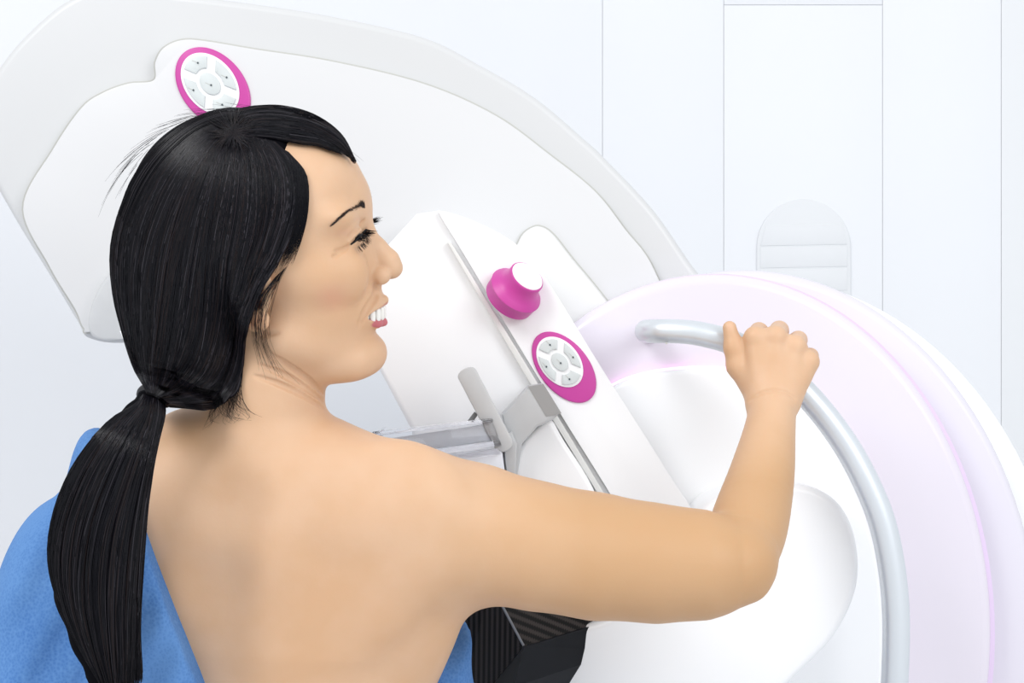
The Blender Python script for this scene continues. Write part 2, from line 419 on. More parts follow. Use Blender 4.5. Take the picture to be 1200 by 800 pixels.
# compression column: left face, slot, right control panel
CL = [(488, 250), (515, 246), (545, 296), (605, 395), (720, 585), (700, 640), (570, 660), (480, 500), (398, 346), (440, 302)]
plate('column_front', outl(CL, .27), .27, .39, WHITE, mach, .006, 4)
CR = [(517, 247), (548, 256), (590, 276), (622, 302), (650, 342), (690, 407), (722, 458), (780, 550), (830, 640), (760, 660), (722, 590), (660, 490), (600, 392), (540, 292), (516, 253)]
plate('control_panel', outl(spline(CR, 120, True), .262), .262, .40, WHITE, mach, .008, 5)
plate('carriage_slot', outl([(524, 284), (529, 284), (620, 432), (712, 584), (704, 584), (612, 434)], .2605), .2605, .275, mat('slot_shade_grey', (.74, .74, .72), .6), mach, .0008, 2)  # raised strip; the groove's shade is put into its grey
# round white carriage below the clamp
CW = [(604, 545), (612, 520), (628, 502), (645, 492), (660, 515), (700, 585), (690, 640), (620, 640), (604, 590)]
plate('carriage', outl(CW, .235, 60), .235, .28, WHITE, mach, .012, 6)
# grey clamp block and lever
CB = [(588, 486), (619, 453), (637, 450), (657, 483), (648, 492), (630, 500), (612, 520), (606, 560), (590, 575), (580, 540), (592, 510)]
plate('clamp_block', outl(CB, .205), .205, .27, GREY, mach, .003, 3)
bm = bmesh.new()
fa = [P(619, 453, .2046), P(637, 450, .2030), P(658, 484, .2030), P(640, 488, .2046)]
fb = [p+np.array([0, .02, 0]) for p in fa]
va = [bm.verts.new(p) for p in fa]; vb = [bm.verts.new(p) for p in fb]
bm.faces.new(va); bm.faces.new(vb[::-1])
for i in range(4): bm.faces.new((va[i], vb[i], vb[(i+1) % 4], va[(i+1) % 4]))
from_bm('clamp_facet', bm, mat('clamp_shade_grey', (.34, .34, .34), .5), mach, False)  # shade of the block's right side painted as a darker grey
ax_ = np.array([.50, .866])
def bar_outline(p0, p1, hw_, r=.9):
    p0 = np.array(p0, float); p1 = np.array(p1, float); d = (p1-p0)/np.linalg.norm(p1-p0); n = np.array([-d[1], d[0]])
    o = []
    for t in np.linspace(math.pi/2, 3*math.pi/2, 9): o.append(p0+hw_*(.6*math.cos(t)*d+math.sin(t)*n)*1.0)
    for t in np.linspace(-math.pi/2, math.pi/2, 9): o.append(p1+hw_*(.8*math.cos(t)*d+math.sin(t)*n))
    return o
plate('clamp_lever', outl(bar_outline((547, 438), (590, 520), 11.5), .188), .188, .2, GREYL, mach, .0015, 2)
plate('lever_hinge', outl([(592, 540), (590, 510), (600, 505), (606, 520), (604, 556), (594, 556)], .196), .196, .22, GREY, mach, .002, 2)
# clear compression paddle tray
pad = None
def slab(name, a, b, c, d, depth, m, parent, bev=.0008):
    """quad a-b-c-d (px,py,y corners) pushed back by depth metres"""
    bm = bmesh.new(); fr = [P(*q) for q in (a, b, c, d)]; va = [bm.verts.new(p) for p in fr]; vb = [bm.verts.new(p+np.array([0, depth, .0])) for p in fr]
    bm.faces.new(va); bm.faces.new(vb[::-1])
    for i in range(4): bm.faces.new((va[i], vb[i], vb[(i+1) % 4], va[(i+1) % 4]))
    bmesh.ops.recalc_face_normals(bm, faces=bm.faces[:])
    if bev: bmesh.ops.bevel(bm, geom=bm.edges[:], offset=bev, segments=2, profile=.5, affect='EDGES')
    return from_bm(name, bm, m, parent, True, 30)
pad = slab('compression_paddle', (440, 508, .165), (576, 492, .185), (588, 522, .185), (470, 538, .165), .004, ACRYL, mach)
slab('paddle_rim', (436, 506, .160), (577, 490, .180), (578, 494, .180), (438, 511, .160), .012, ACRYL, pad)
slab('paddle_rim', (470, 532, .158), (585, 516, .178), (587, 522, .178), (473, 539, .158), .014, ACRYL, pad)
slab('paddle_plate', (455, 514, .172), (574, 497, .192), (584, 515, .192), (474, 530, .172), .003, TRAY, pad)
slab('paddle_wall', (438, 507, .16), (444, 506, .16), (475, 560, .16), (466, 560, .16), .12, ACRYL, pad)
slab('paddle_floor', (476, 541, .17), (588, 526, .19), (592, 556, .19), (486, 566, .17), .10, mat('frosted_tray', (.78, .81, .88), .3), pad)
slab('paddle_rib', (486, 535, .156), (586, 525, .176), (588, 532, .176), (490, 543, .156), .01, ACRYL, pad)
slab('paddle_stop', (547, 494, .196), (556, 482, .196), (560, 486, .196), (553, 496, .196), .004, DKGREY, pad)
# controls
def keypad(cx, cy, y, ang, sa, sb, la, lb, sh, tilt_marks):
    """oval magenta bezel with a ring of five grey buttons; semi axes in photo pixels at depth y"""
    A = np.array([math.cos(ang), math.sin(ang)]); Bv = np.array([-A[1], A[0]])
    def e(r, t, o=0., s=(sa, sb)): return np.array([cx, cy])+A*(r*s[0]*math.cos(t)+o)+Bv*(r*s[1]*math.sin(t))
    T = np.linspace(0, 2*math.pi, 64, endpoint=False)
    plate('keypad_recess', outl([e(1.07, t, sh*.75, (la, lb)) for t in T], y+.002), y+.002, y+.02, WARMW, mach, .001, 2)
    k = plate('keypad', outl([e(1, t, sh, (la, lb)) for t in T], y-.003), y-.003, y+.02, PINK, mach, .002, 3)
    k['label'] = 'magenta oval keypad bezel'
    plate('keypad_face', outl([e(1, t) for t in T], y-.0045), y-.0045, y+.015, WHITE, k, .001, 2)
    def button(o, c):
        plate('button', outl(o, y-.0065), y-.0065, y, BTN, k, .0009, 2)
        plate('button_mark', outl([c+1.0*np.array([math.cos(t), math.sin(t)*1.2]) for t in np.linspace(0, 2*math.pi, 8, endpoint=False)], y-.0075), y-.0075, y-.006, MARK, k, 0)
        d = tilt_marks; n = np.array([-d[1], d[0]])
        plate('button_line', outl([c+d*1.5+n*.28, c+d*8+n*.28, c+d*8-n*.28, c+d*1.5-n*.28], y-.0068), y-.0068, y-.006, SEAM, k, 0)
    button([e(.36, t) for t in np.linspace(0, 2*math.pi, 28, endpoint=False)], e(.05, 0))
    for q in range(4):
        c = q*math.pi/2+tilt_q
        tt = np.linspace(c-.62, c+.62, 14); t2 = np.linspace(c+.50, c-.50, 10)
        button([e(.90, t) for t in tt]+[e(.50, t) for t in t2], e(.70, c+.1))
tilt_q = math.radians(8)
keypad(246, 98, .386, math.radians(50), 41, 29, 53, 37, 5, np.array([-.85, -.35]))
keypad(656, 424, .262, math.radians(51), 33.5, 23, 48.5, 29, 8, np.array([-.6, -.6]))
# adjusting knob: flared magenta skirt with a white cap
def lathe(name, prof, base, axis_, m, parent, n=40):
    axis_ = Vector(axis_).normalized(); q = axis_.to_track_quat('Z', 'Y').to_matrix(); bm = bmesh.new(); rings = []
    for r, h in prof: rings.append([bm.verts.new(Vector(base)+q @ Vector((r*math.cos(t), r*math.sin(t), h))) for t in np.linspace(0, 2*math.pi, n, endpoint=False)])
    for i in range(len(rings)-1):
        for j in range(n): bm.faces.new((rings[i][j], rings[i][(j+1) % n], rings[i+1][(j+1) % n], rings[i+1][j]))
    bm.faces.new(rings[0][::-1]); bm.faces.new(rings[-1])
    return from_bm(name, bm, m, parent, True, 40)
KAX = (.50, -.62, .60); KB = P(604, 341, .252)
kn = lathe('knob', [(.0255, -.012), (.0265, 0), (.0272, .0012), (.0264, .0026), (.0228, .0055), (.0198, .0095), (.0182, .0145), (.0178, .019), (.0180, .0215), (.0174, .0225)], KB, KAX, PINK, mach)
kn['label'] = 'flared magenta adjusting knob'
lathe('knob_cap', [(.0165, .020), (.0165, .0229), (.0158, .0237), (.010, .0242), (.002, .0244)], KB, KAX, WHITE, kn)
# carbon-fibre detector block under her arm
def detector():
    A = P(575, 684, .17); B = P(614, 757, .155); L0 = P(470, 770, .25); L1 = P(530, 862, .235); R0 = P(790, 690, .29); R1 = P(740, 718, .285)
    bmn = bmesh.new(); uvl = bmn.loops.layers.uv.new('UVMap')
    dn = np.array([-.006, -.004, -.034])
    def face(pts, o, ud, vd):
        f = bmn.faces.new([bmn.verts.new(p) for p in pts])
        for l in f.loops:
            q = np.array(l.vert.co)-o; l[uvl].uv = (q @ ud, q @ vd)
    def dirs(v):  # stripes run along v
        v = np.array(v, float); v /= np.linalg.norm(v); u = np.cross(v, [0.2, 1, 0]); u /= np.linalg.norm(u); return u, v
    u, v = dirs(P(556, 800, .2)-P(562, 700, .2)); face([A, B, L1, L0], A, u, v)
    u, v = dirs(P(680, 745, .2)-P(600, 700, .2)); face([A, R0, R1, B], A, u, v)
    bk = np.array([0, .1, 0])
    A2, L2, R2 = A+bk, L0+bk, R0+bk
    face([A, L0, L2, A2], A, *dirs([1, 0, 0])); face([A, A2, R2, R0], A, *dirs([1, 0, 0]))
    det = from_bm('detector', bmn, CARB, mach, False)
    det['label'] = 'black carbon-fibre detector block'
    tube('detector_edge', [A+(B-A)*t+np.array([0, -.0003, 0]) for t in np.linspace(0, .99, 6)], .0011, mat('edge_highlight_grey', (.22, .24, .27), .35), det, 8)  # highlight on the ridge, painted in as a thin lighter tube
    bm = bmesh.new()
    lip = np.array([0, -.004, 0])
    top = [L1+lip, B+lip, R1+lip]; mid = [p+dn for p in top]; mid[1] = P(602, 805, .150); mid[0] = P(500, 905, .23); mid[2] = P(735, 760, .28)
    low = [P(480, 960, .25), P(585, 850, .175), P(725, 800, .30)]
    back = [p+bk for p in (L1, B, R1)]
    T, M_, Lw, Bk = [[bm.verts.new(p) for p in r] for r in (top, mid, low, back)]
    for a, b in ((T, M_), (M_, Lw)):
        for i in range(2): bm.faces.new((a[i], a[i+1], b[i+1], b[i]))
    for i in range(2): bm.faces.new((T[i+1], T[i], Bk[i], Bk[i+1]))
    bm.faces.new(Lw+Bk[::-1])
    from_bm('detector_bumper', bm, RUBBER, det, False)
detector()
# grab bar
GB = [(762, 389, .345), (758, 388.5, .30), (757, 388, .25), (760, 388, .215), (770, 388, .197), (790, 388, .189), (820, 391, .185), (860, 402, .184), (902, 424, .184), (945, 462, .184), (985, 512, .185), (1015, 565, .186), (1036, 620, .187), (1048, 690, .188), (1050, 760, .190), (1044, 840, .196), (1025, 920, .21), (1000, 970, .25), (992, 985, .345)]
gb3 = np.array([P(*q) for q in GB])
tube('grab_bar', spline(gb3, 120), np.interp(np.linspace(0, 1, 120), [0, .3, .65, 1], [.0108, .0112, .0128, .0128]), STEEL, mach, 24)
tube('bar_screw', [P(781, 402, .187), P(781, 402, .176)], .0012, SEAM, mach, 8)
# stand
st = plate('stand_column', [(.02, .04), (.02, 1.15), (.10, 1.26), (.30, 1.26), (.40, 1.15), (.40, .04)], .5, .80, WHITE, mach, .02, 4)
from_bm('stand_base', box_bm((-.12, .35, 0), (.55, .95, .06), .015), HOUSE, mach)

# ------------------------------------------------------------------ the woman
U = 1/1400.
HR = rotm(rz=-4) @ rotm(rx=12)
H0 = P(330, 300, 0)
def hp(px, py, lat=0): return H0+HR @ np.array([(px-330)*U, lat*U, (300-py)*U])
def hr(*r): return [x*U for x in r]
body = Vol()
# torso
FL = ([0, 1, 0], 1.55)
tors = [(330, 658, .045, .108), (330, 700, .05, .120), (325, 745, .052, .122), (322, 800, .055, .108), (328, 880, .055, .098), (335, 980, .055, .118), (338, 1060, .055, .132)]
body.chain([P(a, b, c) for a, b, c, _ in tors], [q[3] for q in tors], .03, flat=FL)
body.chain([P(325, 550, .02), P(375, 560, .022), P(430, 587, .028), P(500, 606, .03)], [.042, .041, .043, .046], .026)
body.chain([P(290, 545, .02), P(225, 540, .025), P(165, 582, .03), P(140, 605, .03)], [.040, .036, .040, .042], .026)
# right arm
body.chain([P(500, 606, .03), P(560, 619, .028), P(630, 640, .022), P(700, 652, .015), P(770, 660, .008), P(830, 662, .004), P(866, 662, .004)], [.047, .0490, .0500, .049, .0455, .0405, .0292], .02)
body.cone(P(515, 640, .035), P(440, 780, .075), .045, .045, .05)
body.cone(P(866, 664, .004), P(884, 688.5, -.002), .024, .0078, .008)
FQ = spline([(867, 658, .008, .0290), (877, 618, .045, .0335), (892, 560, .088, .0292), (902, 505, .125, .0232), (906, 470, .146, .0208)], 24)
body.limb([P(*q[:3]) for q in FQ], FQ[:, 3], .012)
# right hand on the bar
kn_ = [(885, 396, .156), (909, 395, .154), (932, 406, .155), (947, 424, .157)]
wr = [(892, 470, .146), (902, 468, .144), (912, 468, .144), (921, 468, .146)]
for i in range(4):
    body.cone(P(*wr[i]), P(*kn_[i]), .0138, .0102, .009)
    body.ell(P(kn_[i][0], kn_[i][1]-1, kn_[i][2]-.002), [.0092]*3, .004)
body.cone(P(905, 458, .158), P(908, 425, .163), .016, .015, .01)
u_ = np.array([.45, 0, .55]); u_ /= np.linalg.norm(u_)
for i, (fr, ln) in enumerate(((.0088, 1.0), (.009, 1.08), (.0085, 1.02), (.0076, .85))):
    k0 = P(*kn_[i]); q1 = k0+np.array([.008, .038, .006])*ln; q2 = q1+np.array([-.012, .006, -.020])*ln; q3 = q2+np.array([-.012, -.010, -.010])*ln
    body.chain([k0, q1, q2, q3], [fr*1.04, fr*.95, fr*.88, fr*.78], .003)
body.chain([P(889, 458, .156), P(866, 428, .162), P(860, 408, .162), P(855, 384, .163)], [.0145, .0108, .0084, .0064], .006)
# left arm under the gown, forearm forward on the scanner's side
LS, LE, LWr = P(150, 600, .03), P(35, 830, .02), P(120, 900, .24)
body.chain([LS, (LS+LE)/2, LE], [.045, .044, .034], .02); body.chain([LE, LE*.45+LWr*.55, LWr], [.036, .03, .023], .014)
hd = (LWr-LE)/np.linalg.norm(LWr-LE); sd = np.array([-hd[1], hd[0], 0]); sd /= np.linalg.norm(sd)
for i, (o, ln) in enumerate(((-.026, .05), (-.009, .075), (.008, .082), (.025, .070))):
    a = LWr+sd*o*.5; b = LWr+hd*.07+sd*o; c = b+hd*ln*.55+np.array([0, 0, -.008]); e_ = b+hd*ln*.85+np.array([0, 0, -.028])
    body.chain([a, b, c, e_], [.015, .0105, .0085, .007], .006)
body.chain([LWr-sd*.008, LWr+hd*.03-sd*.034, LWr+hd*.06-sd*.05], [.014, .011, .008], .008)
# hips and legs
for s_ in (-1, 1):
    hx = P(338, 0, .055)[0]+s_*.078
    body.chain([np.array([hx, .06, .86]), np.array([hx, .06, .46]), np.array([hx-.0*s_, .075, .36]), np.array([hx, .07, .075])], [.082, .052, .050, .032], .02)
    body.chain([np.array([hx, .08, .045]), np.array([hx+.01*s_, .19, .028])], [.040, .027], .02)
body.ell(P(300, 612, .03), [.11, .078, .09], .04)
# back relief: spine furrow, shoulder blades
body.ell(P(450, 630, -.008), [.050, .024, .080], .04, R=rotm(ry=18))
body.cone(P(400, 616, -.016), P(500, 588, .0), .010, .02, .035)
body.ell(P(195, 640, -.006), [.040, .024, .07], .04, R=rotm(ry=-14))
body.chain([P(296, 515, -.055), P(272, 590, -.062), P(250, 690, -.062), P(255, 800, -.052)], [.005, .014, .018, .018], .034, op='s')
body.ell(P(372, 690, -.075), [.018, .016, .06], .032, op='s', R=rotm(ry=14))
# neck
body.cone(hp(312, 385, 5), P(304, 530, .022), .0505, .052, .014)
# skull and face (photo pixels as units, lateral - = towards the camera)
body.ell(hp(298, 250), hr(127, 101, 112), .012, R=HR)
body.ell(hp(362, 232), hr(66, 84, 72), .02, R=HR)
body.ell(hp(362, 300), hr(70, 84, 92), .02, R=HR)
body.ell(hp(372, 365), hr(64, 72, 66), .02, R=HR)
for s_ in (-1, 1):
    body.cone(hp(338, 385, s_*64), hp(415, 418, s_*26), 22*U, 20*U, .016)          # jaw
    body.ell(hp(384, 312, s_*60), hr(34, 26, 30), .014, R=HR)                       # cheekbone
    body.ell(hp(409, 313, s_*45), hr(30, 27, 36), .007, R=HR)                       # smiling cheek
    body.ell(hp(398, 245, s_*52), hr(26, 28, 14), .012, R=HR)                       # brow ridge
body.ell(hp(418, 240), hr(15, 34, 26), .012, R=HR)
body.ell(hp(430, 416), hr(21, 27, 22), .012, R=HR)                                  # chin
body.ell(hp(390, 425, -4), hr(46, 46, 24), .012, R=HR)
body.ell(hp(418, 360), hr(34, 38, 31), .008, R=HR)                                  # muzzle
for s_ in (-1, 1): body.ell(hp(442, 268, s_*42), hr(19, 21, 14), .010, op='s', R=HR)  # sockets
for s_ in (-1, 1): body.ell(hp(413, 268, s_*43), hr(19.5, 20.5, 19.2), .004, R=HR)       # lidded eyeballs
# nose
body.ell(hp(428, 304), hr(19, 25, 38), .008, R=HR @ rotm(ry=-18))
body.chain([hp(424, 248), hp(430, 268), hp(444, 291), hp(455, 306), hp(458, 314)], [9*U, 7.5*U, 10*U, 12.5*U, 12.5*U], .006)
body.ell(hp(459, 315), hr(12.5, 12, 10.5), .004, R=HR)
for s_ in (-1, 1):
    body.ell(hp(447, 321, s_*15), hr(13, 9, 11), .002, R=HR)
    body.ell(hp(459, 329.5, s_*8), hr(7, 4.2, 4), .0015, op='s', R=HR)
# mouth: open smile
body.ell(hp(442, 366.5), hr(33, 32, 8.5), .002, op='s', R=HR @ rotm(ry=-4))
body.chain([hp(449, 352.5), hp(443.5, 354.5, -13), hp(424, 362, -29)], [5.2*U, 4.4*U, 2.6*U], .0022)
body.chain([hp(449, 352.5), hp(443.5, 354.5, 13), hp(424, 362, 29)], [5.2*U, 4.4*U, 2.6*U], .0022)
body.chain([hp(447, 379.5), hp(442.5, 378, -13), hp(424, 370, -29)], [5.0*U, 4.6*U, 2.6*U], .003)
body.chain([hp(447, 379.5), hp(442.5, 378, 13), hp(424, 370, 29)], [5.0*U, 4.6*U, 2.6*U], .003)
body.ell(hp(450, 392), hr(6, 22, 6), .005, op='s', R=HR)
# ears
for s_ in (-1, 1):
    body.ell(hp(313, 318, s_*93), hr(24, 8, 42), .004, R=HR @ rotm(rz=s_*16))
    body.ell(hp(314, 322, s_*102), hr(13, 6, 26), .003, op='s', R=HR @ rotm(rz=s_*16))
    body.ell(hp(317, 356, s_*98), hr(16, 8, 15), .0015, R=HR @ rotm(rz=s_*14))
    body.ell(hp(317, 337, s_*100), hr(7, 10, 8), .002, op='s', R=HR)
base_n = len(body.ops)
# creases pressed into the traced surface: neck folds, jaw fold, smile line, crow's feet
def crease(pts, r, k=.002, n=14):
    q = spline(pts, n); t = body.trace(q[:, 0], q[:, 1]); prof = np.sin(np.linspace(.25, math.pi-.25, n))**.6
    return [(t[i], t[i+1], r*prof[i], r*prof[i+1], k) for i in range(n-1)]
cr = []
cr += crease([(316, 414), (338, 428), (360, 444), (379, 461)], .0030, .001)
cr += crease([(304, 428), (330, 438), (356, 453), (379, 469)], .0032, .001)
cr += crease([(298, 440), (325, 449), (352, 461), (379, 477)], .0028, .001)
cr += crease([(292, 378), (300, 387), (312, 391), (326, 390)], .0020, .0015)
cr += crease([(440, 330), (441, 345), (434, 357), (427, 369), (421, 382)], .0026, .003)
cr += crease([(878, 469), (890, 461), (906, 457), (922, 460), (932, 468)], .0006, .003)
cr += crease([(412, 286), (417, 281.5), (424, 274.5), (430, 268)], .0022, .0012)
cr += crease([(411, 287), (402, 292), (393, 294)], .0010)
cr += crease([(408, 290), (398, 297), (390, 301)], .0005)
cr += crease([(427, 258), (420, 267), (408, 280)], .0009, .003)
for a, b, ra, rb, k in cr: body.cone(a, b, max(ra, 2e-4), max(rb, 2e-4), k, op='s')

xs = axis(-.56, .33, .0036, [(-.235, -.085, .0011), (.17, .285, .0013)])
ys = axis(-.16, .40, .0040, [(-.105, .075, .0013), (.12, .235, .0015)])
zs = axis(-.02, 1.62, .0085, [(1.10, 1.34, .0036), (1.335, 1.56, .0011), (1.55, 1.62, .003), (.98, 1.1, .005)])
V, F = body.mesh(xs, ys, zs)
person = mesh_np('person', V, F, SKIN, None, True, None, center=False)
tag(person, 'bare-backed person with black ponytail and blue gown, smiling in profile, gripping the bar', 'person')
# colour patches: own colours plus painted ear and arm shade
lipc, blush, lid, nail, elb = (.50, .12, .16), (.66, .33, .22), (.52, .27, .20), (.80, .55, .45), (.58, .32, .16)
loc = ((V-H0) @ HR)/U      # head-local photo pixels: x, lat, up
hx_, hl_, hy_ = 330+loc[:, 0], loc[:, 1], 300-loc[:, 2]
paint = np.zeros((len(V), 4), 'f'); paint[:, :3] = (.66, .43, .25)
def dab(w_, col):
    w_ = np.clip(w_, 0, 1).astype('f')[:, None]; a0 = paint[:, 3:4]
    paint[:, :3] = paint[:, :3]*(1-w_)+np.array(col, 'f')*w_; paint[:, 3:4] = np.maximum(a0, w_)
dab(.75*np.exp(-((hx_-400)/26)**2-((hy_-335)/26)**2)*(np.abs(hl_) > 25), blush)
dab(.8*np.exp(-((hx_-314)/18)**2-((hy_-356)/16)**2)*(np.abs(hl_) > 84), (.60, .235, .115))
dab(np.where((((hx_-312)/9)**2+((hy_-338)/8)**2 < 1) & (np.abs(hl_) > 80), .9, 0.), (.10, .03, .02))  # shade in the ear canal painted on as a dark spot
dab(.6*np.exp(-((hx_-415)/16)**2-((hy_-262)/8)**2)*(np.abs(hl_) > 22), lid)
al = np.abs(hl_)
def polyd(pts):
    pts = np.array(pts, float); q = np.stack([hx_, al, hy_], 1); d = np.full(len(V), 99.)
    sel = (hx_ > 415) & (hx_ < 470) & (hy_ > 335) & (hy_ < 400) & (al < 45)
    qq = q[sel]; dd = d[sel]
    for a, b in zip(pts[:-1], pts[1:]):
        t = np.clip(((qq-a) @ (b-a))/((b-a) @ (b-a)), 0, 1); dd = np.minimum(dd, np.linalg.norm(qq-a-t[:, None]*(b-a), axis=1))
    d[sel] = dd; return d
dab((al < 27)*np.clip((6.9-polyd([(450, 0, 379), (444, 13, 377.5), (424, 29, 370)]))/1.2, 0, .95), lipc)
dab(np.clip((4.6-polyd([(452, 0, 356.5), (446, 13, 358.5), (425, 29, 364)]))/1.2, 0, .8), (.48, .17, .16))
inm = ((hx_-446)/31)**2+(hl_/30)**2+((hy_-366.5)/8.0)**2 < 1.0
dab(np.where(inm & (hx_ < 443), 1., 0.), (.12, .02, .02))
ep = P(886, 690, 0); dab(.5*np.exp(-((V-ep)**2).sum(1)/.035**2), elb)
tp = P(855, 382, .158); dab(.5*np.exp(-((V-tp)**2).sum(1)/.006**2), nail)
# outer arm painted warmer and darker, for the weaker light on it
armw = np.clip((V[:, 0]-(-.10))/.16, 0, 1); dab(.75*armw*np.clip((1.36-V[:, 2])/.08, 0, 1), (.48, .265, .112))
at = person.data.attributes.new('paint', 'FLOAT_COLOR', 'POINT'); at.data.foreach_set('color', paint.ravel())

# ---- teeth, eyes, lashes, brows
bm = bmesh.new()
for i in range(-4, 5):
    th = i*.30; c = hp(421+27.5*math.cos(th), 366.5+1.2*abs(th), 27*math.sin(th))
    sz = (4.2 if abs(i) < 2 else 3.6)
    ret = bmesh.ops.create_uvsphere(bm, u_segments=12, v_segments=8, radius=1)
    R = Matrix((HR @ rotm(rz=math.degrees(th))).tolist())
    for v in ret['verts']:
        q = Vector((math.copysign(abs(v.co.x)**.7, v.co.x)*3.2*U, math.copysign(abs(v.co.y)**.6, v.co.y)*sz*U, math.copysign(abs(v.co.z)**.6, v.co.z)*8.4*U))
        v.co = Vector(c)+R @ q
from_bm('teeth', bm, TOOTH, person, True, None)
def hsph(name, c, r, m):
    bm = bmesh.new(); bmesh.ops.create_uvsphere(bm, u_segments=24, v_segments=16, radius=r, matrix=Matrix.Translation(Vector(c))); return from_bm(name, bm, m, person, True, None)
for s_ in (-1, 1): hsph('eyeball', hp(414.5, 269, s_*43), 15.6*U, EYE)
def hair_card(name, roots, dirs_, bend, n, r0, r1, m, parent):
    t = np.linspace(0, 1, n)[None, :, None]
    p = roots[:, None, :]+dirs_[:, None, :]*t+bend[:, None, :]*t*t
    v, f = strands(p, r0, r1); return mesh_np(name, v, f, m, parent, True, None)
def brow(pts, num, lens, wid):
    q = spline(pts, num); q = q+RNG.normal(0, 1, q.shape)*np.interp(np.linspace(0, 1, num), [0, .7, 1], [wid*.35, wid*.9, wid*.6])[:, None]
    rt = body.trace(q[:, 0], q[:, 1]); nn = body.normal(rt)
    tg = np.gradient(spline(pts, num), axis=0); tg /= np.linalg.norm(tg, axis=1)[:, None]
    d = np.stack([-tg[:, 0], np.zeros(num), tg[:, 1]], 1)*lens+np.array([0, 0, .0008]); d -= nn*(d*nn).sum(1)[:, None]; d += nn*.0006
    return hair_card('eyebrow', rt, d, np.zeros_like(d), 4, .00011, .00004, BROW, person)
brow([(392, 261), (402, 252), (413, 245), (422, 241), (427, 243)], 620, .0055, 1.2)
fr = np.array([hp(427+RNG.normal(0, 1.0), 236+RNG.normal(0, 2.5), 38+RNG.normal(0, 4)) for _ in range(40)])
hair_card('eyebrow', fr, np.tile([.0022, 0, .0012], (40, 1)), np.zeros((40, 3)), 3, .0002, .00006, BROW, person)
# eyeliner band and lashes on the near eye
ll = np.array([(411, 286.5), (417, 281.5), (424, 274.5), (429.5, 268.5)])
lt = spline(ll, 26); lp = body.trace(lt[:, 0], lt[:, 1], off=.0003)
tube('eyeliner', lp, np.sin(np.linspace(.3, math.pi-.4, 26))*.0009+.0003, HAIR, person, 8)
ri = RNG.integers(8, 26, 60); rts = lp[ri]
f_ = (ri/26.)[:, None]
dd = np.array([.0068, -.001, -.0030])*(.6+.6*f_)+RNG.normal(0, .0008, (60, 3)); hair_card('eyelashes', rts, dd, np.tile([.001, 0, .002], (60, 1)), 5, .00028, .00005, HAIR, person)
ri = RNG.integers(6, 24, 40); rts = lp[ri]+np.array([.002, .0005, -.0045])
hair_card('eyelashes', rts, np.array([.0026, -.0008, -.0042])+RNG.normal(0, .0007, (40, 3)), np.tile([.001, 0, 0], (40, 1)), 4, .00018, .00005, BROW, person)
fl = np.array([hp(426+RNG.uniform(-2, 2), 267+RNG.normal(0, 1.0), 42+RNG.normal(0, 4)) for _ in range(44)])
hair_card('eyelashes', fl, np.array([.0085, -.0012, .0012])+RNG.normal(0, .0012, (44, 3)), np.tile([.001, 0, .001], (44, 1)), 5, .0003, .00006, HAIR, person)

# ---- hair: dense under-mass and strands laid over it
hv = Vol()
hv.ell(hp(287, 243), hr(133, 111, 116), .01, R=HR)
hn = HR @ np.array([.962, 0, -.271])   # front cut of the hair mass along the hairline
h0 = hp(352, 180); hv.custom(lambda p: (p-h0.astype('f')) @ hn.astype('f'), 'i', .012)
hv.ell(hp(218, 318, -12), hr(83, 88, 98), .03, R=HR)
hv.chain([hp(212, 360, -40), hp(210, 408, -52), hp(193, 438, -56), P(179, 464, -.085)], [54*U, 37*U, 17*U, 9*U], .012)
hv.chain([hp(243, 350, -58), hp(244, 395, -62), hp(236, 430, -62), hp(196, 452, -58), P(182, 465, -.085)], [41*U, 33*U, 25*U, 13*U, 9*U], .010)
pt = [(179, 464, 15), (166, 492, 23), (142, 532, 37), (122, 585, 47), (112, 640, 50), (111, 695, 45), (118, 745, 34), (128, 790, 24), (134, 830, 12)]
PY = -.118
hv.chain([P(a, b, -.085 if i == 0 else (-.10 if i == 1 else PY)) for i, (a, b, _) in enumerate(pt)], [r*U*.93 for _, _, r in pt], .008, flat=([0, 1, 0], 1.7))
hx0, hz0 = P(40, 0)[0], P(0, 840)[2]
v, f = hv.mesh(axis(-.42, -.14, .0026, []), axis(-.20, .10, .0026, []), axis(hz0-.02, 1.61, .0026, []), B=16)
hair = mesh_np('hair', v, f, HAIRM, person, True, None)
# strand families: guides in photo pixels, swept onto the hair mass
hsel = [i for i in range(base_n) if body.ops[i][2] is not None and body.ops[i][2][2] > 1.33 and body.ops[i][2][0] < -.05]
cov = Vol(); cov.ops = [body.ops[i] for i in hsel]
def hev(p): return np.minimum(hv.ev(p), cov.ev(p)-.0025)
class Grid(Vol):
    def __init__(s, fn, lo, hi, h):
        s.lo = np.array(lo); s.h = h; ax = [np.arange(lo[i], hi[i]+h, h) for i in range(3)]; s.n = [len(a) for a in ax]
        g = np.stack(np.meshgrid(*ax, indexing='ij'), -1).reshape(-1, 3).astype('f')
        s.d = np.concatenate([fn(c) for c in np.array_split(g, 40)]).reshape(s.n)
    def ev(s, p, sel=None):
        q = (p-s.lo)/s.h; out = np.zeros(len(p)); q2 = np.clip(q, 0, np.array(s.n)-1.001); i = q2.astype(int); f = q2-i
        for a in (0, 1):
            for b in (0, 1):
                for c in (0, 1):
                    out += s.d[i[:, 0]+a, i[:, 1]+b, i[:, 2]+c]*(f[:, 0] if a else 1-f[:, 0])*(f[:, 1] if b else 1-f[:, 1])*(f[:, 2] if c else 1-f[:, 2])
        return out+np.abs(q-q2).sum(1)*s.h
hall = Grid(hev, (-.44, -.19, hz0-.03), (-.11, .05, 1.62), .003)
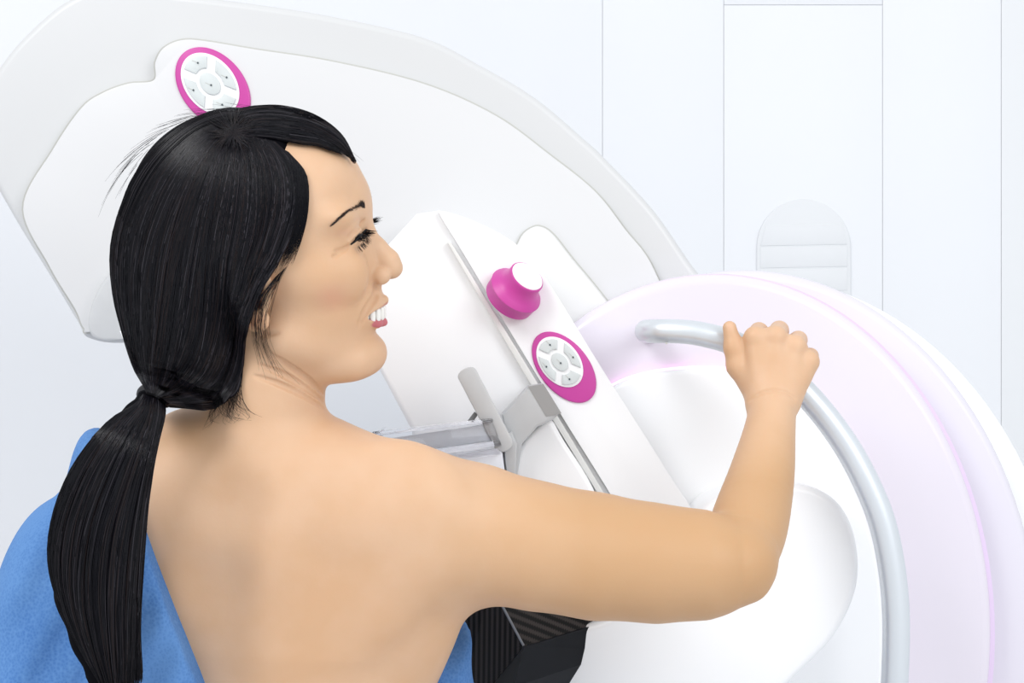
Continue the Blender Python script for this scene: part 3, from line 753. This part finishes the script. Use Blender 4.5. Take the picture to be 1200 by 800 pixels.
def family(guides, num, n, off=(0, .0022), wob=.02, sdist=None, cut=None, clump=40, tie=None):
    G = np.stack([spline(g, n) for g in guides])                    # (g,n,2)
    s = RNG.uniform(0, 1, num) if sdist is None else sdist(num)
    ph = RNG.uniform(0, 6.28, (num, 2)); t = np.linspace(0, 1, n)
    cl = np.round(s*clump)/clump                                    # locks draw together along their length
    S = s[:, None]*(1-.35*t)+cl[:, None]*(.35*t)+wob*np.sin(t*3+ph[:, :1])*t+wob*.4*np.sin(t*9+ph[:, 1:])
    S = np.clip(S, 0, 1)*(len(guides)-1); i = np.minimum(S.astype(int), len(guides)-2); u = (S-i)[..., None]
    j = np.arange(n)[None, :].repeat(num, 0)
    q = G[i, j]*(1-u)+G[i+1, j]*u
    if cut is not None:   # strands that begin or end part-way
        a, b = cut(num); tt = a[:, None]+(b-a)[:, None]*t; k0 = np.clip((tt*(n-1)).astype(int), 0, n-2); w_ = (tt*(n-1)-k0)[..., None]
        q = np.take_along_axis(q, k0[..., None].repeat(2, 2), 1)*(1-w_)+np.take_along_axis(q, (k0+1)[..., None].repeat(2, 2), 1)*w_
    p = hall.trace(q[..., 0], q[..., 1], it=90, y0=-.185, step=.5)
    p = p.reshape(num, n, 3)                                        # even out depth along each strand
    if tie is not None: p[:, -3:, 1] = p[:, -3:, 1]*.3+tie*.7
    y_raw = p[..., 1].copy()
    for _ in range(3): p[:, 1:-1, 1] = .25*p[:, :-2, 1]+.5*p[:, 1:-1, 1]+.25*p[:, 2:, 1]
    p[..., 1] = np.minimum(p[..., 1], y_raw+.0004)
    sc_ = (DIST+p[..., 1])/FPX; p[..., 0] = (q[..., 0]-600)*sc_; p[..., 2] = CAMZ+(400-q[..., 1])*sc_
    p = p.reshape(-1, 3)
    nn = hall.normal(p, .003)
    lock = (np.sin(cl*97)+1)/2
    o = (off[0]+(off[1]-off[0])*(RNG.uniform(0, 1, num)*.6+lock*.4))[:, None]*np.sin(np.clip(t*1.1+.08, 0, 1)*math.pi*.5)[None, :]
    p = p+nn*o.reshape(-1)[:, None]
    return p.reshape(num, n, 3)
G = [[(262, 137), (215, 150), (172, 190), (144, 240), (132, 290), (135, 345), (148, 395), (161, 435), (172, 462)],
     [(266, 143), (226, 172), (191, 222), (170, 280), (163, 340), (165, 395), (170, 435), (176, 463)],
     [(270, 150), (246, 185), (223, 240), (207, 300), (197, 360), (190, 410), (184, 440), (180, 464)],
     [(274, 155), (263, 195), (251, 250), (242, 310), (236, 370), (226, 415), (207, 445), (184, 466)],
     [(283, 157), (287, 200), (284, 255), (276, 310), (268, 370), (256, 425), (232, 455), (187, 468)],
     [(300, 160), (318, 200), (318, 250), (303, 305), (284, 360), (275, 415), (254, 460), (192, 472)],
     [(322, 166), (345, 192), (352, 235), (338, 285), (312, 330), (291, 385), (283, 440), (255, 478), (196, 475)]]
fam = [family(G, 5600, 26, (0, .003), cut=lambda k: (RNG.uniform(0, .05, k), np.ones(k)), tie=-.100)]
# fringe swept forward over the forehead
FG = [[(262, 132), (300, 126), (335, 129), (370, 141), (398, 163), (414, 194)],
      [(268, 140), (302, 135), (338, 139), (370, 149), (396, 166), (413, 192)],
      [(275, 150), (306, 146), (340, 149), (368, 157), (392, 170), (409, 186)],
      [(285, 160), (312, 162), (336, 167), (352, 170), (370, 172), (390, 179)]]
fam.append(family(FG, 1900, 22, (0.0005, .0045), wob=.05, cut=lambda k: (RNG.uniform(0, .18, k), RNG.uniform(.6, 1.0, k)**.6)))
# crown strands falling behind
BG = [[(300, 128), (262, 128), (225, 142), (186, 172), (158, 210), (142, 250)], [(285, 140), (255, 143), (222, 160), (190, 192), (168, 228), (152, 268)]]
fam.append(family(BG, 500, 18, (0, .003)))
SG = [[(240, 395), (228, 432), (207, 453), (184, 464)], [(262, 405), (249, 443), (224, 461), (188, 467)], [(279, 415), (270, 456), (240, 471), (192, 471)], [(285, 422), (278, 460), (246, 472), (196, 470)]]
fam.append(family(SG, 1300, 22, (.0015, .0045), wob=.03, cut=lambda k: (RNG.uniform(0, .35, k), np.ones(k))))
PG = [[(168, 462), (158, 474), (128, 494), (98, 530), (74, 575), (61, 625), (61, 668), (74, 715), (95, 758), (118, 800)],
      [(172, 463), (166, 480), (146, 510), (122, 555), (103, 605), (94, 655), (94, 705), (104, 750), (118, 790), (126, 812)],
      [(179, 465), (176, 485), (164, 520), (147, 570), (133, 620), (126, 670), (125, 715), (128, 760), (132, 795), (136, 815)],
      [(186, 467), (186, 488), (177, 525), (165, 575), (157, 625), (152, 675), (149, 720), (148, 760), (147, 790), (146, 812)],
      [(193, 470), (192, 488), (183, 520), (174, 565), (168, 610), (164, 660), (161, 705), (160, 745), (162, 780), (163, 800)]]
fam.append(family(PG, 3000, 26, (-.0005, .004), cut=lambda k: (np.zeros(k), RNG.uniform(.80, 1.0, k)), clump=26))
P_ = [strands(p, .00042, .00016) for p in fam]
tones = [(RNG.uniform(0, 1, p.shape[0])**(.45 if i == 3 else 1)).repeat(p.shape[1]*3) for i, p in enumerate(fam)]  # bottom sweep skewed lighter: sheen painted into the strand tones
# whorl on the crown: short hairs fanning out
wa = RNG.uniform(0, 2*math.pi, 260); wl = RNG.uniform(14, 34, 260); tq = np.linspace(.12, 1, 10)
wq = np.array([273, 156])+RNG.normal(0, 2.5, (260, 1, 2))+np.stack([np.cos(wa), np.sin(wa)*.75], 1)[:, None, :]*(wl[:, None]*tq)[..., None]
wp = hall.trace(wq[..., 0], wq[..., 1], it=90, y0=-.185, step=.5); wn = hall.normal(wp, .003)
wp = (wp+wn*.0022).reshape(260, 10, 3); P_.append(strands(wp, .00030, .00012)); tones.append(RNG.uniform(.5, .95, 260).repeat(30))
# loose hairs: temple, over the ear, nape, flyaways on the crown
EG = [[(318, 168), (341, 195), (347, 235), (336, 285), (318, 325)], [(338, 178), (359, 205), (361, 245), (354, 278), (343, 310)]]
lo_ = [family(EG, 420, 16, (.0005, .002), wob=.3, cut=lambda k: (np.zeros(k), RNG.uniform(.6, 1., k)))]
WG = [[(322, 325), (300, 355), (296, 385), (302, 420), (306, 450)], [(338, 310), (322, 345), (314, 385), (330, 420), (352, 452)]]
lo_.append(family(WG, 40, 16, (.0008, .003), wob=.15, cut=lambda k: (np.zeros(k), RNG.uniform(.5, 1., k))))
NG = [[(262, 440), (252, 470), (246, 490), (238, 505)], [(285, 430), (284, 460), (292, 480), (310, 490)]]
nsel = [i for i in range(base_n) if body.ops[i][2][2]+body.ops[i][3] > 1.25 and body.ops[i][2][0]-body.ops[i][3] < -.1]
cov.ops = [body.ops[i] for i in nsel]
hall = Grid(hev, (-.30, -.15, 1.30), (-.15, .05, 1.42), .003)
lo_.append(family(NG, 110, 14, (.0006, .003), wob=.25, cut=lambda k: (np.zeros(k), RNG.uniform(.4, 1., k))))
for k in range(46):
    a = RNG.uniform(3.6, 5.4); c = hp(284, 250); r = np.array([146, 122])*U
    p0 = c+HR @ np.array([r[0]*math.cos(a), RNG.uniform(-.02, .03), -r[1]*math.sin(a)]); tn = np.array([-r[0]*math.sin(a), 0, -r[1]*math.cos(a)]); tn = HR @ (tn/np.linalg.norm(tn))
    if a < 4.9: tn = -tn
    out = HR @ np.array([math.cos(a), 0, -math.sin(a)]); L_ = RNG.uniform(.02, .06); t = np.linspace(0, 1, 16)[:, None]
    lo_.append((p0+tn*L_*t+out*(RNG.uniform(.002, .008)*t-L_*L_*3.2*t*t-.001))[None])
for p in lo_: P_.append(strands(p, .00016, .00006)); tones.append(np.full(p.shape[0]*p.shape[1]*3, .5))
vv, ff, o = [], [], 0
for v, f in P_: vv.append(v); ff.append(f+o); o += len(v)
hs = tag(mesh_np('hair_strands', np.concatenate(vv), np.concatenate(ff), HAIR, hair, True, None), kind='stuff')
ta = hs.data.attributes.new('tone', 'FLOAT', 'POINT'); ta.data.foreach_set('value', np.concatenate(tones).astype('f'))
# elastic
tc_ = P(178, 465, -.085); td = P(168, 486, -.097)-P(190, 446, -.07); td /= np.linalg.norm(td)
lathe('hair_tie', [(.0110, -.0035), (.0124, -.002), (.0128, 0), (.0124, .002), (.0110, .0035)], tc_, td, ELASTIC, hair)

# ---- gown: hangs off the left shoulder, wraps the front, open at the back
gv = Vol()
gv.chain([P(a, b, c+.004) for a, b, c, _ in tors], [q[3]+.011 for q in tors], .03, flat=([0, 1, 0], 1.42))
gv.chain([P(215, 575, .01), P(160, 582, .02), P(108, 690, .02), P(30, 840, .01)], [.050, .055, .052, .052], .03)
gv.chain([P(175, 605, .004), P(190, 690, .01), P(205, 800, .02)], [.062, .070, .078], .03)
gv.chain([P(100, 700, .03), P(60, 900, .04), P(60, 1150, .05)], [.065, .085, .09], .05)
gv.chain([P(335, 900, .06), P(335, 1150, .06), P(335, 1500, .06)], [.13, .165, .19], .05, flat=([0, 1, 0], 1.35))
gv.chain([P(505, 690, .115), P(528, 790, .10), P(540, 900, .09)], [.014, .022, .03], .02)
def gown_cut(p):
    e0, e1 = P(163, 615, -.06), P(228, 800, -.06)
    d = e1-e0; n = np.array([-d[2], d[0]]); n /= np.linalg.norm(n)      # (x,z) normal pointing right of the opening edge
    if n[0] < 0: n = -n
    left = (p[:, 0]-e0[0])*n[0]+(p[:, 2]-e0[2])*n[1]
    low = p[:, 2]-.86                                                   # closed below the hips
    front = np.maximum(.072-p[:, 1], p[:, 2]-(1.17+.25*np.clip(-p[:, 0]-.15, 0, 1)))
    keep = np.minimum(np.minimum(left, low), front)
    return np.maximum(keep, .50-p[:, 2])
_ev = gv.ev
def gev(p, sel=None):
    p = np.asarray(p, 'f'); d = _ev(p, sel)
    d = d+.0060*np.sin(p[:, 0]*70+p[:, 2]*34+3*np.sin(p[:, 2]*11+p[:, 0]*8))+.0022*np.sin(p[:, 0]*150-p[:, 2]*90+p[:, 1]*60)
    return np.maximum(d, gown_cut(p))
gv.ev = gev
v, f = gv.mesh(axis(-.60, .12, .0042, []), axis(-.14, .28, .0042, []), axis(.48, 1.36, .008, [(1.08, 1.36, .0042)]))
mesh_np('gown', v, f, GOWN, person, True, None)['label'] = 'blue open-back examination gown'
